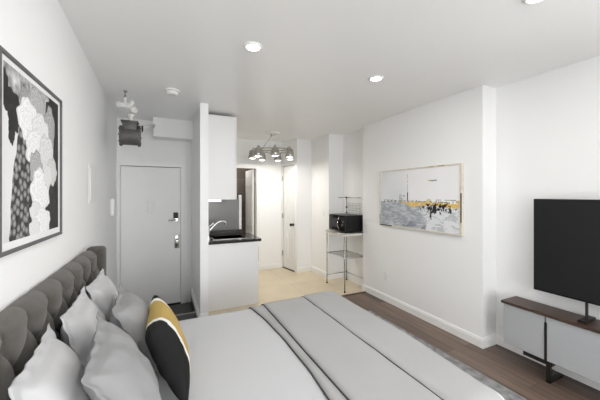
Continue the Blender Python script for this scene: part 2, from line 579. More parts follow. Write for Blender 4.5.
# worktop with sink cut-out
SX0, SX1, SY0, SY1 = 0.58, 0.98, 3.80, 4.12
bm = bmesh.new()
z0, z1 = 0.831, 0.866
bx(bm, 0.452, 1.165, 3.665, SY0, z0, z1)
bx(bm, 0.452, 1.165, SY1, 4.30, z0, z1)
bx(bm, 0.452, SX0, SY0, SY1, z0, z1)
bx(bm, SX1, 1.165, SY0, SY1, z0, z1)
t = thing('worktop', 'black stone kitchen worktop with a small undermount sink', 'worktop', (0.8, 3.98, 0.831))
W('slab', bm, M['counter'], t)
bm = bmesh.new()
bx(bm, SX0 - .005, SX0, SY0, SY1, 0.72, 0.868)
bx(bm, SX1, SX1 + .005, SY0, SY1, 0.72, 0.868)
bx(bm, SX0, SX1, SY0 - .005, SY0, 0.72, 0.868)
bx(bm, SX0, SX1, SY1, SY1 + .005, 0.72, 0.868)
bx(bm, SX0, SX1, SY0, SY1, 0.715, 0.72)
bx(bm, SX0 - 0.02, SX1 + 0.02, SY1, SY1 + 0.02, 0.866, 0.870)
bx(bm, SX0 - 0.02, SX1 + 0.02, SY0 - 0.02, SY0, 0.866, 0.870)
bx(bm, SX0 - 0.02, SX0, SY0, SY1, 0.866, 0.870)
bx(bm, SX1, SX1 + 0.02, SY0, SY1, 0.866, 0.870)
W('sink_basin', bm, M['chrome'], t)

t = thing('faucet', 'chrome kitchen faucet with arched spout left of the sink', 'faucet', (0.52, 3.93, 0.867))
bm = bmesh.new()
cyl(bm, (0, 0, 0), (0, 0, 0.012), 0.03)
cyl(bm, (0, 0, 0.012), (0, 0, 0.15), 0.018, 0.020)
link('faucet_body', bm, M['chrome'], t, 'auto')
pts = [(0, 0, 0.08)] + [(0.22 * s, 0, 0.09 + 0.135 * sin(pi * min(1, s * 1.0) * 0.62)) for s in [i / 12 for i in range(1, 13)]] + [(0.226, 0, 0.165)]
link('spout', tube(bmesh.new(), pts, 0.012, 12), M['chrome'], t, True)
link('lever', tube(bmesh.new(), [(0, 0, 0.15), (0.02, 0, 0.17), (0.07, 0, 0.205)], 0.008), M['chrome'], t, True)

t = thing('dish_rack', 'black wire dish rack behind the sink', 'rack', (0.78, 4.20, 0.867))
bm = bmesh.new()
for z in (0.012, 0.055):
    tube(bm, [(-0.2, -0.055, z), (0.2, -0.055, z), (0.2, 0.065, z), (-0.2, 0.065, z), (-0.2, -0.055, z)], 0.004, 6)
for sx in (-0.2, 0.2):
    for sy in (-0.055, 0.065):
        tube(bm, [(sx, sy, 0), (sx, sy, 0.058)], 0.004, 6)
link('rack_frame', bm, M['blackmetal'], t, True)
bm = bmesh.new()
for i in range(13):
    x = -0.18 + 0.03 * i
    tube(bm, [(x, -0.055, 0.012), (x, -0.03, 0.04), (x, 0.0, 0.048), (x, 0.03, 0.04), (x, 0.065, 0.012)], 0.0028, 6)
link('wires', bm, M['blackmetal'], t, True)

t = thing('backsplash', 'brushed steel splash panel with a white edge behind the sink', 'splashback', (0.74, 4.31, 0.867))
W('panel', B(0.452, 1.005, 4.285, 4.30, 0.867, 1.388), M['steel'], t)
W('edge_strip', B(1.005, 1.045, 4.265, 4.30, 0.93, 1.445, bev=0.004), M['plastic'], t)
W('clip', B(1.002, 1.05, 4.26, 4.302, 0.867, 0.93), M['blackmetal'], t)

t = thing('upper_cabinet', 'tall white wall cabinet reaching the ceiling over the sink', 'cabinet', (0.64, 4.0, 1.39))
W('body', B(0.452, 0.822, 3.70, 4.30, 1.389, 2.455, bev=0.002), M['cabinet'], t)
W('door', B(0.824, 0.842, 3.702, 4.298, 1.392, 2.460, bev=0.002), M['cabinet'], t)
o = link('light_fixture', B(-0.09, 0.09, -0.02, 0.02, -0.03, 0.0, bev=0.003), M['plastic'], loc=(0.625, 4.10, 1.388))
tag(o, 'slim white light fixture fixed under the tall wall cabinet', 'light')
link('tube', B(-0.085, 0.085, -0.021, 0.016, -0.034, -0.006, bev=0.003), M['tube_glow'], o)
l = area_light('under_cabinet_light', (0.60, 4.15, 1.345), (0, 0, 0), 0.2, 0.05, 0.25, (1, 0.97, 0.92))

# ------------------------------------------------------------------ nook shelf and microwave
t = thing('wire_shelf', 'small chrome wire shelf unit with a pale top in the nook', 'shelf', (2.6, 3.78, 0))
X0, X1, Y0, Y1 = 2.405, 2.79, 3.53, 4.04
for (px, py) in ((X0, Y0), (X0, Y1), (X1, Y0), (X1, Y1)):
    top = 1.41 if (px, py) == (X1, Y1) else 0.872
    bm = tube(bmesh.new(), [(px, py, 0.012), (px, py, top)], 0.0085, 10)
    lg = W('leg', bm, M['wire'], t, True)
    bm = cyl(bmesh.new(), (px, py, 0.0), (px, py, 0.014), 0.013)
    bx_ = W('foot', bm, M['black'], t, 'auto')
# curved top
bm = bmesh.new()
n = 16
pts = []
for i in range(n + 1):
    s = i / n
    pts.append((X0 - 0.012 - 0.045 * sin(pi * s) , Y1 + 0.012 - (Y1 - Y0 + 0.024) * s))
top = [bm.verts.new((x, y, 0.862)) for x, y in pts] + [bm.verts.new((X1 + 0.012, Y0 - 0.012, 0.862)), bm.verts.new((X1 + 0.012, Y1 + 0.012, 0.862))]
f = bm.faces.new(top)
r = bmesh.ops.extrude_face_region(bm, geom=[f])
bmesh.ops.translate(bm, verts=[v for v in r['geom'] if isinstance(v, bmesh.types.BMVert)], vec=(0, 0, -0.032))
W('top', bm, M['shelf_top'], t)
bm = bmesh.new()
tube(bm, [(x, y, 0.868) for x, y in pts] + [(X1 + .012, Y0 - .012, 0.868)], 0.007, 8)
W('rim', bm, M['wire'], t, True)
for zz in (0.50, 0.14):
    bm = bmesh.new()
    if zz > 0.3:
        tube(bm, [(X0 if zz > .3 else X0 + .0, Y1, zz), (X1, Y1, zz)], 0.007, 8)
        tube(bm, [(X0 + 0.0, Y0, zz), (X1, Y0, zz)], 0.007, 8)
        tube(bm, [(X1, Y0, zz), (X1, Y1, zz)], 0.005, 8)
        tube(bm, [(X0 , Y0, zz), (X0 + 0.10, (Y0 + Y1) / 2, zz), (X0, Y1, zz)], 0.004, 8)
        for i in range(1, 16):
            x = X0 + (X1 - X0) * i / 16
            tube(bm, [(x, Y0, zz + 0.007), (x, Y1, zz + 0.007)], 0.0022, 6)
    else:
        tube(bm, [(X0, Y1, zz), (X1, Y1, zz)], 0.007, 8)
        tube(bm, [(X1, Y0, zz), (X1, Y1, zz)], 0.005, 8)
    W('wire_tray', bm, M['wire'], t, True)
bm = bmesh.new()
tube(bm, [(X1, Y1, 1.40), (X1, Y0 + .12, 1.40)], 0.006, 8)
tube(bm, [(X1, Y1, 1.40), (X1 - 0.17, Y1, 1.40)], 0.006, 8)
W('top_rail', bm, M['wire'], t, True)
bm = bmesh.new()
for i in range(11):
    y = Y1 - 0.04 * i
    tube(bm, [(X1, y, 0.95), (X1, y, 1.31)], 0.002, 6)
for i in range(10):
    tube(bm, [(X1, Y1, 0.95 + 0.04 * i), (X1, Y1 - 0.40, 0.95 + 0.04 * i)], 0.002, 6)
W('wire_grid', bm, M['wire'], t, True)
for z in (1.40, 1.24, 1.15):
    W('connector', sphere(bmesh.new(), (X1, Y1, z), 0.017), M['blackmetal'], t, True)
W('hook', tube(bmesh.new(), [(X1 - 0.01, 3.53, 1.20), (X1 - .05, 3.535, 1.15), (X1 - .02, 3.54, 1.09), (X1 - .05, 3.53, 1.03)], 0.006), M['blackmetal'], t, True)

# microwave: door faces left (-X), its side faces the camera
t = thing('microwave', 'black microwave oven with silver handle on the chrome wire shelf', 'microwave', (2.60, 3.78, 0.876))
my0, my1, mx0, mx1, mz0, mz1 = 3.56, 4.01, 2.445, 2.775, 0.888, 1.135
W('case', B(mx0, mx1, my0, my1, mz0, mz1, bev=0.004), M['black'], t)
W('door', B(mx0 - 0.018, mx0 - 0.001, my0 + 0.13, my1, mz0 + .004, mz1 - .004, bev=0.003), M['black_gloss'], t)
w_ = W('window', B(mx0 - 0.020, mx0 - 0.0175, my0 + 0.20, my1 - 0.05, mz0 + .05, mz1 - .05), mat('mesh_window', (0.03, 0.03, 0.03), 0.25), t)
W('control_panel', B(mx0 - 0.018, mx0 - 0.001, my0, my0 + 0.127, mz0 + .004, mz1 - .004, bev=0.003), M['black_gloss'], t)
W('handle', tube(bmesh.new(), [(mx0 - 0.018, my0 + .15, mz0 + .03), (mx0 - .04, my0 + .15, mz0 + .06), (mx0 - .05, my0 + .155, mz0 + .12), (mx0 - .04, my0 + .15, mz1 - .06), (mx0 - 0.018, my0 + .15, mz1 - .03)], 0.008), M['chrome'], t, True)
bm = cyl(bmesh.new(), (mx0 - 0.018, my0 + 0.065, mz0 + 0.10), (mx0 - 0.030, my0 + 0.065, mz0 + 0.10), 0.022)
W('dial', bm, M['chrome'], t, 'auto')
W('display', B(mx0 - 0.020, mx0 - 0.0175, my0 + .03, my0 + .10, mz1 - .055, mz1 - .03), M['steel'], t)
bm = bmesh.new()
for i in range(3):
    for j in range(2):
        bx(bm, mx0 - 0.020, mx0 - 0.0175, my0 + .03 + i * .026, my0 + .048 + i * .026, mz1 - .085 - j * .02, mz1 - .075 - j * .02)
W('button', bm, M['nickel'], t)
for px in (mx0 + .03, mx1 - .03):
    for py in (my0 + .03, my1 - .03):
        W('foot', cyl(bmesh.new(), (px, py, 0.876 - .0), (px, py, mz0 + .002), 0.012), M['black'], t)

# ------------------------------------------------------------------ ceiling fixtures
t0 = thing('recessed_light', 'round recessed downlight in the ceiling above the foot of the bed, nearest the entry', 'ceiling light', (0.56, 1.95, H), group='recessed ceiling lights')
prof = [(0.046, -0.002), (0.050, -0.010), (0.060, -0.010), (0.066, -0.003), (0.066, 0.0)]
link('trim_ring', lathe(bmesh.new(), prof), M['trim'], t0, True)
bm = bmesh.new()
bmesh.ops.create_circle(bm, cap_ends=True, segments=32, radius=0.048, matrix=Matrix.Translation((0, 0, -0.004)))
link('lens', bm, M['lamp_glow'], t0)


def copy_tree(o, parent=None):
    c = o.copy()
    COL.objects.link(c)
    c.parent = parent
    for ch in [x for x in SC.objects if x.parent == o]:
        copy_tree(ch, c)
    return c


spots = [((0.56, 1.95), None),
         ((1.706, 2.013), 'round recessed downlight in the ceiling nearest the abstract painting'),
         ((1.76, 0.81), 'round recessed downlight cut by the top edge of the picture'),
         ]
for (x, y), lab in spots:
    if lab:
        c = copy_tree(t0)
        c.location = (x, y, H)
        c['label'] = lab
for (x, y) in [s[0] for s in spots] + [(0.56, 0.81), (0.9, -0.6), (0.9, -2.0)]:  # lamps beyond the listed spots are unseen, added to even out the light
    area_light('downlight', (x, y, H - 0.014), (0, 0, 0), 0.09, 0.09, 2.8, (1.0, 0.97, 0.93), 'DISK')

t = thing('smoke_detector', 'round white smoke detector on the ceiling near the entry', 'smoke detector', (0.063, 3.124, H))
link('base', lathe(bmesh.new(), [(0.0, 0), (0.075, 0), (0.075, -0.012), (0.068, -0.016), (0.0, -0.016)]), M['plastic'], t, 'auto')
link('cap', lathe(bmesh.new(), [(0.055, -0.016), (0.055, -0.034), (0.045, -0.044), (0.0, -0.046)]), M['plastic'], t, 'auto')

# chandelier: ring with seven metal shades
cx, cy = 1.64, 4.56
t = thing('chandelier', 'brushed nickel ring chandelier with seven small metal shades over the hall', 'chandelier', (cx, cy, H))
fwv = Vector((0.4281, 0.9037, 0))
rtv = Vector((0.9037, -0.4281, 0))
link('canopy', lathe(bmesh.new(), [(0.0, 0), (0.12, 0), (0.12, -0.014), (0.095, -0.028), (0.0, -0.022)]), M['plastic'], t, 'auto')
link('canopy_cap', lathe(bmesh.new(), [(0.052, -0.027), (0.05, -0.036), (0.0, -0.038)]), M['nickel'], t, 'auto')
RZ = -0.30
a_ = rtv * -0.19
link('rod', tube(bmesh.new(), [(0, 0, -0.035), (a_.x, a_.y, RZ)], 0.007), M['nickel'], t, True)
R_ = 0.29
bm = bmesh.new()
tube(bm, [(R_ * cos(2 * pi * i / 48), R_ * sin(2 * pi * i / 48), RZ) for i in range(49)], 0.013, 10)
link('ring', bm, M['nickel'], t, True)
bm = tube(bmesh.new(), [rtv * -R_ + Vector((0, 0, RZ)), rtv * R_ + Vector((0, 0, RZ))], 0.012)
link('crossbar', bm, M['nickel'], t, True)
for i in range(7):
    th = radians(-38 + i * 51.43)
    p = -fwv * cos(th) * R_ + rtv * sin(th) * R_
    outw = p.normalized()
    bm = tube(bmesh.new(), [p + Vector((0, 0, RZ)), p + Vector((0, 0, RZ + 0.035)) + outw * 0.01, p + Vector((0, 0, RZ + 0.04)) + outw * 0.04,
                            p + Vector((0, 0, RZ + 0.01)) + outw * 0.05, p + Vector((0, 0, RZ - 0.02)) + outw * 0.04], 0.010, 8)
    ar = link('arm', bm, M['nickel'], t, True)
    q = p + outw * 0.04
    bm = lathe(bmesh.new(), [(0.0, RZ + 0.016), (0.034, RZ + 0.010), (0.058, RZ - 0.012), (0.068, RZ - 0.09), (0.076, RZ - 0.135),
                             (0.072, RZ - 0.135), (0.062, RZ - 0.09), (0.052, RZ - 0.02), (0.0, RZ - 0.0)], (q.x, q.y, 0), 24)
    sh = link('shade', bm, M['shade_metal'], t, True)
    bm = sphere(bmesh.new(), (q.x, q.y, RZ - 0.116), 0.050, (1.2, 1.2, 0.55))
    link('bulb', bm, M['bulb_glow'], sh, True)
    area_light('bulb_light', (cx + q.x, cy + q.y, H + RZ - 0.145), (0, 0, 0), 0.09, 0.09, 1.4, (1.0, 0.95, 0.88), 'DISK')

# ------------------------------------------------------------------ entry ceiling: iron drum under pipe fittings
px, py = -0.318, 3.34
t = thing('pipe_drum', 'dark grey flanged iron drum hung from white ceiling pipes in the entry', 'pipe fitting', (px, py, H))
t.scale = (0.82, 0.82, 0.95)
bm = cyl(bmesh.new(), (-0.085, 0, -0.475), (0.085, 0, -0.475), 0.094, n=32)
for s in (-1, 1):
    cyl(bm, (s * 0.085, 0, -0.475), (s * 0.108, 0, -0.475), 0.108, n=32)
    for k in range(8):
        a = 2 * pi * k / 8
        cyl(bm, (s * 0.107, 0.09 * cos(a), -0.475 + 0.09 * sin(a)), (s * 0.116, 0.09 * cos(a), -0.475 + 0.09 * sin(a)), 0.009, n=6)
dr = link('drum', bm, M['drum'], t, 'auto')
bm = B(-0.078, 0.078, -0.07, 0.07, -0.43, -0.325, bev=0.015)
bx(bm, -0.092, 0.092, -0.078, 0.078, -0.335, -0.318, bev=0.004)
link('valve_body', bm, M['drum'], t, 'auto')
bm = bmesh.new()
tube(bm, [(0.01, 0, -0.32), (0.01, 0, -0.25)], 0.028, 14)
tube(bm, [(0.01, 0, -0.25), (0.03, 0, -0.20), (0.0, 0, -0.16), (-0.05, 0, -0.15)], 0.026, 14)
cyl(bm, (0.01, 0, -0.265), (0.01, 0, -0.245), 0.042, n=8)
sphere(bm, (0.035, 0, -0.19), 0.042)
cyl(bm, (0.035, 0, -0.19), (0.075, 0.0, -0.215), 0.033, n=8)
sphere(bm, (-0.02, 0, -0.155), 0.038)
cyl(bm, (-0.03, 0, -0.15), (-0.11, 0, -0.15), 0.030, n=16)
sphere(bm, (-0.115, 0, -0.15), 0.037)
cyl(bm, (0.0, 0, -0.15), (0.03, 0, -0.10), 0.026, n=8)
tube(bm, [(-0.05, 0, -0.15), (-0.055, 0, -0.07), (-0.05, 0, -0.001)], 0.022, 10)
link('pipe_fittings', bm, M['pipe'], t, 'auto')
bm = bmesh.new()
cyl(bm, (0.07, 0, -0.385), (0.112, 0, -0.385), 0.030, n=8)
cyl(bm, (0.125, 0, -0.385), (0.14, 0, -0.385), 0.036, n=6)
link('union', bm, M['blackmetal'], t, 'auto')
bm = tube(bmesh.new(), [(0.10, 0, -0.379), (0.217, 1.173, -0.126)], 0.026, 12)
link('branch_pipe', bm, M['pipe'], t, True)

# ------------------------------------------------------------------ things on the left wall
t = thing('panel_cover', 'painted electrical panel cover on the left wall beyond the bed', 'panel', (wall_x(2.87), 2.87, 1.54), (0, 0, 0.02736))
link('frame', B(0, 0.005, -0.15, 0.15, -0.158, 0.158, bev=0.003), M['panel_paint'], t)
link('door', B(0.005, 0.009, -0.12, 0.12, -0.128, 0.128, bev=0.002), M['panel_paint'], t)
t = thing('intercom', 'small white intercom box on the left wall beside the entry', 'intercom', (wall_x(3.98), 3.98, 1.305), (0, 0, 0.02736))
link('housing', B(0, 0.035, -0.055, 0.055, -0.10, 0.10, bev=0.006), M['plastic'], t, 'auto')
link('speaker', B(0.034, 0.038, -0.035, 0.035, 0.02, 0.07), M['nickel'], t)
link('button', B(0.034, 0.040, -0.012, 0.012, -0.06, -0.035), M['nickel'], t)


def paint_grid(name, origin, udir, vdir, w, h, nu, nv, func, m, parent):
    """flat print: a plane of small facets carrying the colours of the picture"""
    bm = bmesh.new()
    lay = bm.verts.layers.float_color.new('paint')
    o, ud, vd = Vector(origin), Vector(udir), Vector(vdir)
    g = []
    for j in range(nv + 1):
        row = []
        for i in range(nu + 1):
            u, v = i / nu, j / nv
            vt = bm.verts.new(o + ud * (u * w) + vd * (v * h))
            c = func(u * w, v * h)
            vt[lay] = (c[0], c[1], c[2], 1)
            row.append(vt)
        g.append(row)
    for j in range(nv):
        for i in range(nu):
            bm.faces.new((g[j][i], g[j][i + 1], g[j + 1][i + 1], g[j + 1][i]))
    return link(name, bm, m, parent)


def sm(a, b, x):
    t = max(0.0, min(1.0, (x - a) / (b - a)))
    return t * t * (3 - 2 * t)


def N(x, y, s=1.0, k=0.0):
    return noise.noise(Vector((x * s, y * s, k)))


# floral print: blooms in (Y, Z) metres on the wall
BLOOMS = [  # y, z, ry, rz, tone (-1 = dark leaf), seed
    (1.38, 1.80, 0.075, 0.045, -1, 2), (1.335, 1.85, 0.03, 0.05, -1, 3), (1.41, 1.745, 0.05, 0.055, -1, 4), (1.39, 1.685, 0.025, 0.045, -1, 5),
    (1.50, 1.835, 0.035, 0.05, 0.42, 6), (1.79, 1.845, 0.075, 0.075, -1, 10), (1.82, 1.76, 0.03, 0.11, -1, 12),
    (1.77, 1.77, 0.06, 0.10, 0.50, 22), (1.62, 1.84, 0.075, 0.075, 0.55, 20),
    (1.53, 1.765, 0.085, 0.075, 0.92, 8), (1.66, 1.735, 0.085, 0.075, 0.86, 9), (1.60, 1.655, 0.085, 0.075, 0.90, 11),
    (1.73, 1.64, 0.085, 0.085, 0.80, 13), (1.80, 1.57, 0.06, 0.06, 0.74, 18), (1.61, 1.57, 0.06, 0.07, 0.52, 17),
    (1.66, 1.475, 0.095, 0.090, 0.93, 14), (1.745, 1.545, 0.045, 0.05, 0.82, 19), (1.60, 1.385, 0.05, 0.04, 0.84, 21), (1.68, 1.335, 0.085, 0.055, 0.92, 15), (1.59, 1.31, 0.05, 0.04, 0.85, 16)]


def floral(u, v):
    y = 0.985 + u
    z = 1.285 + v
    # pale plain backdrop on the left, soft out-of-focus petals above
    c = 0.70 + 0.06 * N(y, z, 4, 1) + 0.02 * N(y, z, 60, 2)
    k = sm(1.72, 1.84, z + 0.35 * (y - 1.45))
    c = c * (1 - k) + k * (0.40 + 0.34 * N(y * 1.5, z, 22, 5) + 0.16 * N(y, z, 70, 6))
    # dark backdrop behind the blooms
    if y > 1.76 or (y > 1.50 and z < 1.62):
        c = 0.018 + 0.03 * abs(N(y, z, 20, 9))
    # column of tiny dark florets
    cxl = 1.455 + 0.075 * ((z - 1.30) / 0.42) ** 2
    hw = 0.078
    d_ = abs(y - cxl + 0.012 * N(y, z, 20, 3)) / hw
    if d_ < 1 and z < 1.72:
        best = 9
        for a in (-1, 0, 1):
            for b in (-1, 0, 1):
                gy, gz = math.floor(y / 0.030) + a, math.floor(z / 0.034) + b
                fy = (gy + 0.5 + 0.45 * sin(gy * 12.9898 + gz * 78.233)) * 0.030
                fz = (gz + 0.5 + 0.45 * sin(gy * 39.346 + gz * 11.135)) * 0.034
                best = min(best, sqrt((y - fy) ** 2 + (z - fz) ** 2))
        q = max(0, 1 - best / 0.017)
        c = 0.035 + 0.50 * q * (0.55 + 0.45 * abs(sin(math.atan2(z * 90, y * 90) * 2 + best * 300))) + 0.06 * N(y, z, 50, 7)
    for (by, bz, ry, rz, tone, sd) in BLOOMS:
        kk = 1.0 if tone < 0 else 1.12
        dy, dz = (y - by) / ry / kk, (z - bz) / rz / kk
        if abs(dy) > 1.3 or abs(dz) > 1.3:
            continue
        ang = math.atan2(dz, dy)
        rr = sqrt(dy * dy + dz * dz) * (1 + 0.07 * sin(ang * 5 + sd) + 0.05 * sin(ang * 9 + sd * 2) + 0.05 * N(y, z, 40, sd))
        if rr < 1:
            if tone < 0:
                c = 0.012 + 0.02 * abs(N(y, z, 30, sd))
            else:
                # overlapping rings of scalloped petals
                ring = rr * 4.2 + 0.38 * sin(ang * (3 + int(rr * 4.2)) + sd * 1.7)
                fr_ = ring - math.floor(ring)
                c = tone - 0.04 - 0.19 * sm(0.45, 1.0, fr_) - 0.16 * sm(0.88, 1.0, rr) - 0.05 * abs(N(y, z, 60, sd))
    c = max(0.01, min(0.92, c))
    return (c, c, c)


t = thing('framed_picture', 'dark framed black and white flower print above the headboard', 'picture', (-0.52, 1.61, 1.6))
FY0, FY1, FZ0, FZ1 = 1.290, 1.93, 1.245, 1.96
fw_ = 0.015
bm = bmesh.new()
xx0, xx1 = -0.518, -0.498
bx(bm, xx0, xx1, FY0, FY1, FZ0, FZ0 + fw_, bev=0.002)
bx(bm, xx0, xx1, FY0, FY1, FZ1 - fw_, FZ1, bev=0.002)
bx(bm, xx0, xx1, FY0, FY0 + fw_, FZ0 + fw_, FZ1 - fw_, bev=0.002)
bx(bm, xx0, xx1, FY1 - fw_, FY1, FZ0 + fw_, FZ1 - fw_, bev=0.002)
W('frame', bm, M['frame'], t)
W('mat_board', B(-0.517, -0.506, FY0 + fw_, FY1 - fw_, FZ0 + fw_, FZ1 - fw_), M['mat_board'], t)
paint_grid('print', (-0.5055 + 0.52, 1.330 - 1.61, 1.288 - 1.6), (0, 1, 0), (0, 0, 1), 0.560, 0.637, 260, 296,
           lambda u, v: floral(u + 0.345, v + 0.003), M['paint'], t)


# abstract painting on the right wall
def abstract(u, v):
    Wd, Hd = 1.205, 0.70
    s = u / Wd          # 0 far (left in the view) .. 1 near
    y = v / Hd          # 0 bottom .. 1 top
    hz = 0.445 - 0.01 * s
    n1 = N(u, v, 4, 1)
    n2 = N(u * 0.5, v, 16, 2)
    n3 = N(u, v, 40, 3)
    if y > hz:
        c = [0.87 + 0.03 * n1, 0.87 + 0.03 * n1, 0.88 + 0.03 * n1]
        k = sm(0.45, 0.30, s) * (0.10 + 0.10 * n1)
        c = [c[0] - k, c[1] - k * 0.8, c[2] - k * 0.7]
        if s > 0.28 and s < 0.36 and hz < y < hz + 0.13 and n3 + n2 > 0.05:
            c = [0.42, 0.42, 0.42]
    else:
        n4 = N(u * 0.6, v * 2.2, 22, 6) + 0.6 * N(u, v * 1.5, 55, 7)
        q = sm(-0.45, 0.45, 0.6 * n1 + 0.5 * n2 + 0.9 * n4)
        a = (0.34, 0.37, 0.41)
        b = (0.76, 0.78, 0.80)
        far = sm(0.75, 0.45, s)
        q = q * (0.55 + 0.45 * (1 - far)) + 0.40 * (1 - far)
        q = max(0, min(1, q))
        c = [a[i] * (1 - q) + b[i] * q for i in range(3)]
        if 0.30 < s < 0.62 and y < 0.13 and n2 + n1 > 0.0:
            c = [0.22 + 0.2 * abs(n4), 0.24 + 0.2 * abs(n4), 0.27 + 0.2 * abs(n4)]
    # thin grey mast lines
    if abs(s - 0.395) < 0.004 and y > hz and y < 0.93 and n3 > -0.25:
        c = [0.45, 0.45, 0.46]
    if abs(s - 0.395) < 0.008 and hz < y < hz + 0.17:
        c = [0.03, 0.03, 0.03]
    if hz - 0.01 < y < hz + 0.025 + 0.03 * n3 and s > 0.05:
        c = [0.22, 0.21, 0.20] if n3 > -0.1 else c
    # gold band
    gt = 0.06 * sm(0.27, 0.45, s) * (1 + 0.6 * n2)
    if s > 0.27 and s < 0.985 and hz - gt < y < hz + 0.008 + 0.02 * n3:
        c = [0.72, 0.50, 0.16] if n3 > -0.3 else [0.82, 0.66, 0.34]
    if abs(s - 0.645 + 0.02 * n3) < 0.028 * (1 - (y - hz) / 0.08) and hz < y < hz + 0.08:
        c = [0.75, 0.58, 0.28]
    if hz + 0.045 < y < hz + 0.058 and 0.66 < s < 0.93 and n2 > -0.2:
        c = [0.35, 0.34, 0.32]
    if hz + 0.01 < y < hz + 0.05 and 0.93 < s < 0.99:
        c = [0.62, 0.47, 0.20]
    # black strokes under the band
    e = ((s - 0.74) / 0.13) ** 2 + ((y - 0.355) / 0.07) ** 2
    if e < 0.75 + 2.4 * N(u, v, 26, 11) + 1.8 * N(u, v, 70, 12):
        c = [0.015, 0.015, 0.018]
    if abs(s - 0.675 + 0.012 * n3) < 0.009 + 0.006 * n3 and 0.17 < y < 0.38:
        c = [0.03, 0.03, 0.03]
    if abs(y - 0.80 + 0.01 * n3) < 0.008 and 0.65 < s < 0.74 and n3 > -0.25:
        c = [0.55, 0.42, 0.16] if s < 0.68 else [0.05, 0.05, 0.05]
    return c


PY0, PY1, PZ0, PZ1 = 1.888, 3.095, 1.035, 1.772
t = thing('abstract_painting', 'abstract grey and white painting with a gold streak on the right wall', 'painting', (2.72, 2.5, 1.4))
f2 = 0.016
fr = bmesh.new()
bx(fr, 2.688, 2.718, PY0, PY1, PZ0, PZ0 + f2)
bx(fr, 2.688, 2.718, PY0, PY1, PZ1 - f2, PZ1)
bx(fr, 2.688, 2.718, PY0, PY0 + f2 * 1.5, PZ0 + f2, PZ1 - f2)
bx(fr, 2.688, 2.718, PY1 - f2, PY1, PZ0 + f2, PZ1 - f2)
W('frame', fr, M['cream_frame'], t)
for q in ((PY0 + .001, PY0 + .014, 1.17, 1.47), (2.86, 3.09, PZ0 + .001, PZ0 + 0.014), (PY1 - .012, PY1 - .002, PZ0 + 0.02, PZ0 + 0.15)):
    W('frame_patch', B(2.6865, 2.700, *q), M['blackmetal'], t)
gm = mat('gilt', (0.45, 0.33, 0.12), 0.4)
for q in ((2.22, 2.28), (2.08, 2.16)):
    W('gilt_patch', B(2.6865, 2.700, *q, PZ1 - .012, PZ1 - .002), gm, t)
W('backing', B(2.697, 2.717, PY0 + f2, PY1 - f2, PZ0 + f2, PZ1 - f2), M['mat_board'], t)
paint_grid('canvas', (2.6965 - 2.72, PY1 - f2 - 2.5, PZ0 + f2 - 1.4), (0, -1, 0), (0, 0, 1), 1.175, 0.705, 300, 180, abstract, M['paint'], t)

# outlets and switch
def outlet(loc, rz, label):
    t = thing('wall_outlet', label, 'outlet', loc, (0, 0, rz))
    link('cover_plate', B(-0.035, 0.035, -0.006, 0, -0.057, 0.057, bev=0.002), M['plastic'], t)
    for z in (-0.022, 0.022):
        s = link('socket', B(-0.016, 0.016, -0.009, -0.005, z - 0.014, z + 0.014, bev=0.002), M['panel_paint'], t)
    return t


outlet((2.72, 3.006, 0.345), -pi / 2, 'white wall outlet low under the abstract painting')
outlet((2.93, 1.64, 0.13), -pi / 2, 'white wall outlet beside the media console, near the wall corner')
t = thing('light_switch', 'small white light switch on the column left of the microwave', 'switch', (2.535, 4.38, 1.13), (0, 0, -pi / 2))
link('cover_plate', B(-0.035, 0.035, -0.006, 0, -0.057, 0.057, bev=0.002), M['plastic'], t)
link('toggle', B(-0.006, 0.006, -0.014, -0.005, -0.012, 0.012), M['panel_paint'], t)

# ------------------------------------------------------------------ rug
o = link('rug', B(-0.2, 2.31, -0.4, 2.83, 0.001, 0.012, bev=0.004), M['rug'])
tag(o, 'mottled grey low pile rug under the bed', 'rug')

# ------------------------------------------------------------------ media console and television
CY0, CY1 = -0.15, 1.49
t = thing('media_console', 'low media console with walnut top and pale grey doors', 'console', (2.79, 0.67, 0))
W('top', B(2.655, 2.885, CY0, CY1 + 0.012, 0.512, 0.535, bev=0.004), M['walnut'], t)
W('body', B(2.69, 2.885, CY0, CY1, 0.165, 0.511, bev=0.001), M['console'], t)
yy = [(1.192, CY1 - .002), (0.52, 1.180), (CY0 + .002, 0.508)]
for a, b in yy:
    W('door', B(2.672, 2.689, a, b, 0.168, 0.509, bev=0.001), M['console'], t)
for y in (1.186, 0.514):
    W('pull_strip', B(2.668, 2.690, y - 0.011, y + 0.006, 0.168, 0.462), M['blackmetal'], t)
for ra, rb in ((1.15, 1.345), (-0.08, 0.12)):
    W('base_rail', B(2.685, 2.86, ra, rb, 0.130, 0.164), M['blackmetal'], t)
for y in (1.17, 0.10):
    bm = bmesh.new()
    bx(bm, 2.675, 2.70, y - 0.014, y + 0.014, 0.0, 0.165)
    bx(bm, 2.675, 2.875, y - 0.014, y + 0.014, 0.0, 0.018)
    W('leg', bm, M['walnut'] if False else M['blackmetal'], t)

t = thing('television', 'large black flat screen television on the media console', 'television', (2.79, 0.67, 0.535))
TY0, TY1, TZ0, TZ1 = -0.03, 1.312, 0.668, 1.42
W('housing', B(2.772, 2.80, TY0, TY1, TZ0, TZ1, bev=0.003), M['black'], t)
W('screen', B(2.7695, 2.773, TY0 + .006, TY1 - .006, TZ0 + .014, TZ1 - .006), M['screen'], t)
W('rear_housing', B(2.80, 2.84, TY0 + .3, TY1 - .3, TZ0 + .03, TZ1 - .25, bev=0.01), M['black'], t)
for y in (0.985, 0.30):
    bm = bmesh.new()
    tube(bm, [(2.785, y, TZ0 + .01), (2.785, y, 0.60), (2.785, y, 0.545)], 0.009)
    bx(bm, 2.70, 2.87, y - 0.022, y + 0.022, 0.536, 0.552, bev=0.004)
    W('stand', bm, M['blackmetal'], t)

